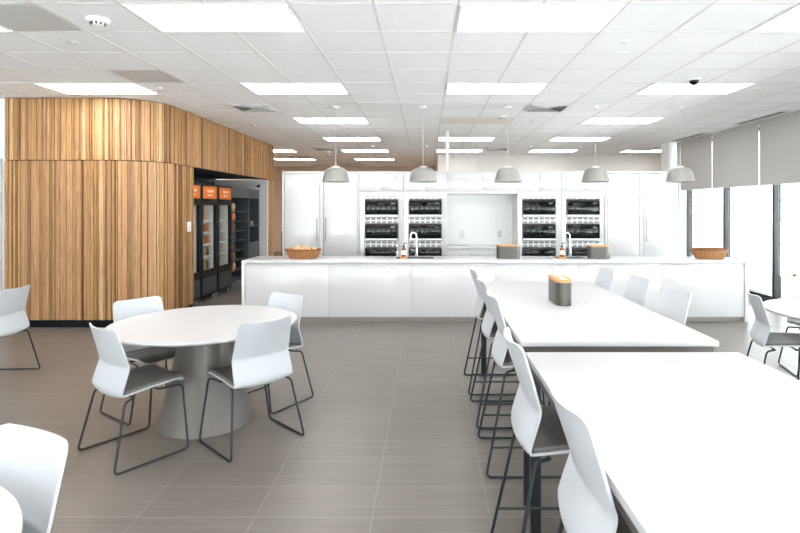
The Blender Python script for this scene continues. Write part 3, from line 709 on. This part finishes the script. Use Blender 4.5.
def make_pendant():
    p = thing('pendant_lamp', (0, 0, 0), '', 'pendant lamp', 'grey pendant lamps')          # local z=0 at shade bottom
    T = CEIL-1.972
    prof = [(.203, 0), (.197, .012), (.187, .055), (.175, .105), (.161, .148), (.143, .178), (.115, .197), (.07, .210), (.03, .214)]
    MB().lathe(prof+[(.03, .208), (.07, .204), (.112, .191), (.142, .171), (.162, .142), (.176, .104), (.186, .06), (.194, .012), (.203, 0)], 40).build('shade', M['lamp'], p)
    MB().lathe([(0, .207), (.062, .2095), (.055, .222), (.03, .23), (.008, .232), (0, .232)], 24).build('cap', M['lamp_in'], p)
    MB().tube([(0, 0, .23), (0, 0, T-.03)], .0032, 8).build('cord', M['grey_pl'], p)
    MB().lathe([(0, T-.032), (.05, T-.032), (.052, T-.028), (.052, T-.007), (0, T-.007)], 24).build('canopy', M['white'], p)
    b = MB().lathe([(0, .06), (.035, .07), (.045, .1), (.035, .135), (.018, .16), (.018, .207), (0, .207)], 16).build('bulb', M['lamp_in'], p)
    return p
pd = make_pendant(); first = True
od = ['leftmost', 'second from left', 'middle', 'second from right', 'rightmost']
for i, x in enumerate((-1.32, -.06, 1.175, 2.44, 3.67)):
    o = pd if i == 0 else copy_tree(pd); place(o, (x, 7.73, 1.972), 0, 'grey dome pendant lamp over the island, %s of five' % od[i])
for i, x in enumerate((-1.29, -.03, 1.2, 2.45, 3.69)):
    o = copy_tree(pd); place(o, (x, 12.7, 1.972), 0, 'pendant lamp behind the kitchen cabinets, %s of five, only cord showing' % od[i]); o['group'] = 'pendant lamps behind the cabinets'

# ------------------------------------------------------------------ chairs and stools
def spline(P, per=6):
    out = []
    for i in range(len(P)-1):
        p0 = P[max(i-1, 0)]; p1 = P[i]; p2 = P[i+1]; p3 = P[min(i+2, len(P)-1)]
        for k in range(per):
            t = k/per
            out.append(tuple(.5*((2*b)+(-a+c)*t+(2*a-5*b+4*c-d)*t*t+(-a+3*b-3*c+d)*t**3) for a, b, c, d in zip(p0, p1, p2, p3)))
    out.append(P[-1]); return out
# columns: forward y, height z (relative to seat .45), half width, crosswise curve
SH = [(.232, -.028, .180, .004), (.222, -.004, .200, .005), (.19, .008, .208, .006), (.10, .006, .212, .008), (0, -.001, .213, .011), (-.09, -.011, .214, .015), (-.15, -.020, .214, .02),
      (-.181, -.021, .214, .024), (-.192, -.002, .214, .026), (-.187, .03, .214, .027), (-.168, .09, .212, .026), (-.150, .148, .208, .024), (-.158, .183, .207, .026), (-.183, .265, .202, .032), (-.207, .34, .196, .036), (-.226, .403, .190, .038)]
PR = spline(SH, 5)
def shell_grid(i0, i1, ws, seat_z, C=17, round_top=True, round_front=True):
    rows = PR[i0:i1]; G = []
    # arc length to the ends for corner rounding
    def dist(i, j):
        a, b = min(i, j), max(i, j); return sum(math.hypot(PR[k+1][0]-PR[k][0], PR[k+1][1]-PR[k][1]) for k in range(a, b))
    for q, (y, z, w, c) in enumerate(rows):
        i = i0+q; hw = w*ws
        for d, on, r in ((dist(i, i1-1), round_top, .036), (dist(i, i0), round_front, .045)):
            if on and d < r: hw -= r-math.sqrt(max(0, r*r-(r-d)**2))
        a = PR[max(i-1, 0)]; b = PR[min(i+1, len(PR)-1)]; ty, tz = b[0]-a[0], b[1]-a[1]; l = math.hypot(ty, tz); ny, nz = -tz/l, ty/l   # outward: down under the seat, rearward behind the back
        if True:
            row = []
            for k in range(C):
                u = -1+2*k/(C-1); uu = u*hw/(w*ws); o = c*(1-uu*uu)-c*.5
                row.append(Vector((u*hw, y+(-ny if False else ny)*o*1.0, z+nz*o+seat_z)))
            G.append(row)
    return G
def orient():
    a = PR[10]; b = PR[11]; return
def make_seat(root, seat_z):
    G = shell_grid(0, len(PR), 1, seat_z)
    MB().sheet(G, .010).build('shell', M['shell'], root, angle=60)
    P = shell_grid(2, 37, .955, seat_z, C=15)
    MB().sheet(P, .016, PADOFF).build('seat_pad', M['pad'], root, angle=60)
PADOFF = -.0135
def make_chair():
    c = thing('dining_chair', (0, 0, 0), '', 'chair', 'white shell chairs at the round tables'); make_seat(c, .455)
    for s in (-1, 1):
        p = fillet([(s*.19, -.10, .414), (s*.215, -.165, .405), (s*.268, -.25, .009), (s*.268, .212, .009), (s*.205, .205, .425), (s*.19, .05, .428)], .032)
        MB().tube(p, .0075, 8).build('sled_leg', M['wire'], c)
    MB().tube([(-.19, .05, .428), (.19, .05, .428)], .0075, 8).build('crossbar', M['wire'], c)
    MB().tube([(-.19, -.10, .414), (.19, -.10, .414)], .0075, 8).build('crossbar', M['wire'], c)
    return c
def make_stool():
    c = thing('counter_stool', (0, 0, 0), '', 'stool', 'white shell stools at the high tables'); Z = .655; make_seat(c, Z)
    for s in (-1, 1):
        p = fillet([(s*.19, -.10, Z-.036), (s*.205, -.158, Z-.045), (s*.268, -.28, .009), (s*.268, .225, .009), (s*.195, .19, Z-.03), (s*.18, .05, Z-.022)], .034)
        MB().tube(p, .0075, 8).build('sled_leg', M['wire'], c)
    def leg(s, z, front):
        t = (z-.009)/(Z-.05-.009)
        return (s*(.268+(.2-.268)*t), (.225+(.19-.225)*t) if front else (-.28+(-.158+.28)*t), z)
    rear = .175
    p = fillet([leg(-1, rear, 0), leg(-1, rear+.0, 1), leg(1, rear, 1), leg(1, rear, 0)], .03)
    MB().tube(p, .0065, 8).build('footrest', M['wire'], c)
    MB().tube([(-.18, .05, Z-.022), (.18, .05, Z-.022)], .0075, 8).build('crossbar', M['wire'], c)
    MB().tube([(-.19, -.10, Z-.036), (.19, -.10, Z-.036)], .0075, 8).build('crossbar', M['wire'], c)
    return c
chair0 = make_chair(); stool0 = make_stool(); used = {chair0: 0, stool0: 0}
def seat_at(src, x, y, f, lb):
    o = src if not used[src] else copy_tree(src); used[src] = 1
    place(o, (x, y, .0), math.atan2(f[1], f[0])-PI/2, lb)
    return o
C_ = [(-1.93, 3.54, (.6, .8), 'white shell chair with grey seat at front left of centre-left round table'),
      (-1.225, 3.71, (-.73, .69), 'white shell chair with its back to us, right front of round table'),
      (-2.2, 4.25, (.82, -.57), 'white shell chair at the back left of round table, before oak wall'),
      (-1.32, 4.44, (-.53, -.85), 'white shell chair at the back right of round table, before island'),
      (3.06, 4.61, (.95, -.3), 'white shell chair with grey seat left of the right round table'),
      (3.80, 5.16, (-.25, -.97), 'pale shell chair behind the right round table, cut by photo edge'),
      (-4.065, 5.0, (-1, -.04), 'white shell chair seen from behind at the left edge, before oak wall'),
      (-1.40, 1.585, (-.42, -.91), 'white shell chair in the bottom left corner behind table edge')]
for x, y, f, lb in C_: seat_at(chair0, x, y, f, lb)
SX_L, SX_R = .60, 1.50
for y, lb in ((4.82, 'counter stool on the left of the far high table, nearest the island'), (4.13, 'counter stool on the left of the far high table, middle one'), (3.43, 'counter stool on the left of the far high table, nearest the viewer'),
              (2.29, 'counter stool on the left of the near high table, farther one, grey seat showing'), (1.573, 'counter stool in the foreground, only its tall white back showing')):
    seat_at(stool0, SX_L+{1.573: .022, 2.29: -.018, 3.43: .032, 4.13: .036, 4.82: .032}.get(y, 0), y, (1, 0), lb)
for y, lb in ((4.85, 'counter stool on the right of far high table, nearest the island'), (4.2, 'counter stool on the right of far high table, middle one'), (3.57, 'counter stool on the right of far high table, nearest the viewer')):
    seat_at(stool0, SX_R-(.065 if y > 4.5 else .03), y, (-1, 0), lb)

# ------------------------------------------------------------------ tables
def round_table(x, y, r, lb):
    t = thing('round_table', (x, y, 0), lb, 'table', 'white round tables')
    MB().lathe([(0, .722), (r-.03, .722), (r-.006, .73), (r, .738), (r, .746), (r-.003, .75), (0, .75)], 96).build('tabletop', M['top'], t)
    MB().lathe([(0, 0), (.332, 0), (.335, .004), (.333, .012), (.165, .715), (.165, .7215), (0, .7215)], 64).build('pedestal', M['pedestal'], t)
round_table(-1.665, 4.02, .668, 'white round table on grey cone pedestal, left of centre'); round_table(3.53, 4.38, .665, 'white round table at the right edge of photo by the windows')
round_table(-1.65, 1.065, .672, 'white round table whose edge shows in the bottom left corner')
HT = .89
def high_table(x0, x1, y0, y1, lb):
    t = thing('high_table', ((x0+x1)/2, (y0+y1)/2, 0), lb, 'table', 'white high tables'); a, b = (x1-x0)/2, (y1-y0)/2
    B('tabletop', M['top'], t, -a, a, -b, b, HT-.03, HT, bev=.003)
    f = MB(); i = .02
    f.box(-a+i, a-i, b-i-.05, b-i, HT-.085, HT-.032); f.box(-a+i, a-i, -b+i, -b+i+.05, HT-.085, HT-.032); f.box(-a+i, -a+i+.04, -b+i+.05, b-i-.05, HT-.085, HT-.032); f.box(a-i-.04, a-i, -b+i+.05, b-i-.05, HT-.085, HT-.032)
    f.build('apron', M['apron'], t)
    for sx in (-1, 1):
        for sy in (-1, 1):
            X = sx*(a-i-.025); Y = sy*(b-.025); B('leg', M['wire'], t, X-.025, X+.025, Y-.02, Y+.02, 0, HT-.086, bev=.003)
high_table(.503, 1.57, 2.864, 5.175, 'long white high table farther away, tissue caddy on it'); high_table(.487, 1.547, .21, 2.647, 'long white high table in the right foreground')
caddy((1.002, 4.03, HT+.001), PI/2+.0, .34, .115, .19, 'grey tissue caddy with bamboo lid on the far high table', True)

# ------------------------------------------------------------------ outside
struct(MB().box(-40, 60, -40, 60, -.16, -.07).build('ground_outside', M['ground'], smooth=False))
pl = thing('planter', (8.27, 12.0, -.07), 'small brown shrub in a pot outside, at right edge', 'planter')
MB().lathe([(0, 0), (.16, 0), (.22, .3), (.2, .3), (.19, .26), (0, .26)], 24).build('pot', M['grey_pl'], pl)
s = MB(); r2 = random.Random(4)
for k in range(60):
    t = r2.uniform(0, 2*PI); e = r2.uniform(.2, 1.4); l = r2.uniform(.12, .3); dx, dy, dz = l*math.cos(t)*math.cos(e), l*math.sin(t)*math.cos(e), l*math.sin(e)
    s.tube([(0, 0, .27), (dx*.5, dy*.5, .27+dz*.6), (dx, dy, .27+dz)], .012, 5)
s.build('shrub', M['bush'], pl); pl.scale = (.42, .42, .42)

# ------------------------------------------------------------------ world, camera, colour
wd = bpy.data.worlds.new('sky'); sc.world = wd; wd.use_nodes = True
bg = wd.node_tree.nodes['Background']; bg.inputs['Color'].default_value = (.90, .955, 1, 1); bg.inputs['Strength'].default_value = 3.4
sun = bpy.data.lights.new('sun', 'SUN'); sun.energy = 28; sun.angle = .01; sun.color = (.96, .98, 1)
so = bpy.data.objects.new('sun', sun); COL.objects.link(so)
so.rotation_euler = Vector((.12, -.5, -.86)).to_track_quat('-Z', 'Y').to_euler()
cam = bpy.data.cameras.new('camera'); co = bpy.data.objects.new('camera', cam); COL.objects.link(co)
cam.sensor_fit = 'HORIZONTAL'; cam.sensor_width = 36; cam.lens = 24
cam.shift_x = -27/800; cam.shift_y = -59.5/800; cam.clip_start = .02
co.location = (0, 0, CAM_Z); co.rotation_euler = (PI/2, 0, 0)
sc.camera = co
vs = sc.view_settings; sc.display_settings.display_device = 'sRGB'
vs.view_transform = 'Standard'; vs.look = 'None'; vs.gamma = 1; vs.use_curve_mapping = False; vs.exposure = 0.95
cy = sc.cycles
cy.max_bounces = 10; cy.diffuse_bounces = 6; cy.glossy_bounces = 4; cy.transparent_max_bounces = 12; cy.transmission_bounces = 6
cy.use_denoising = True; cy.sample_clamp_indirect = 8
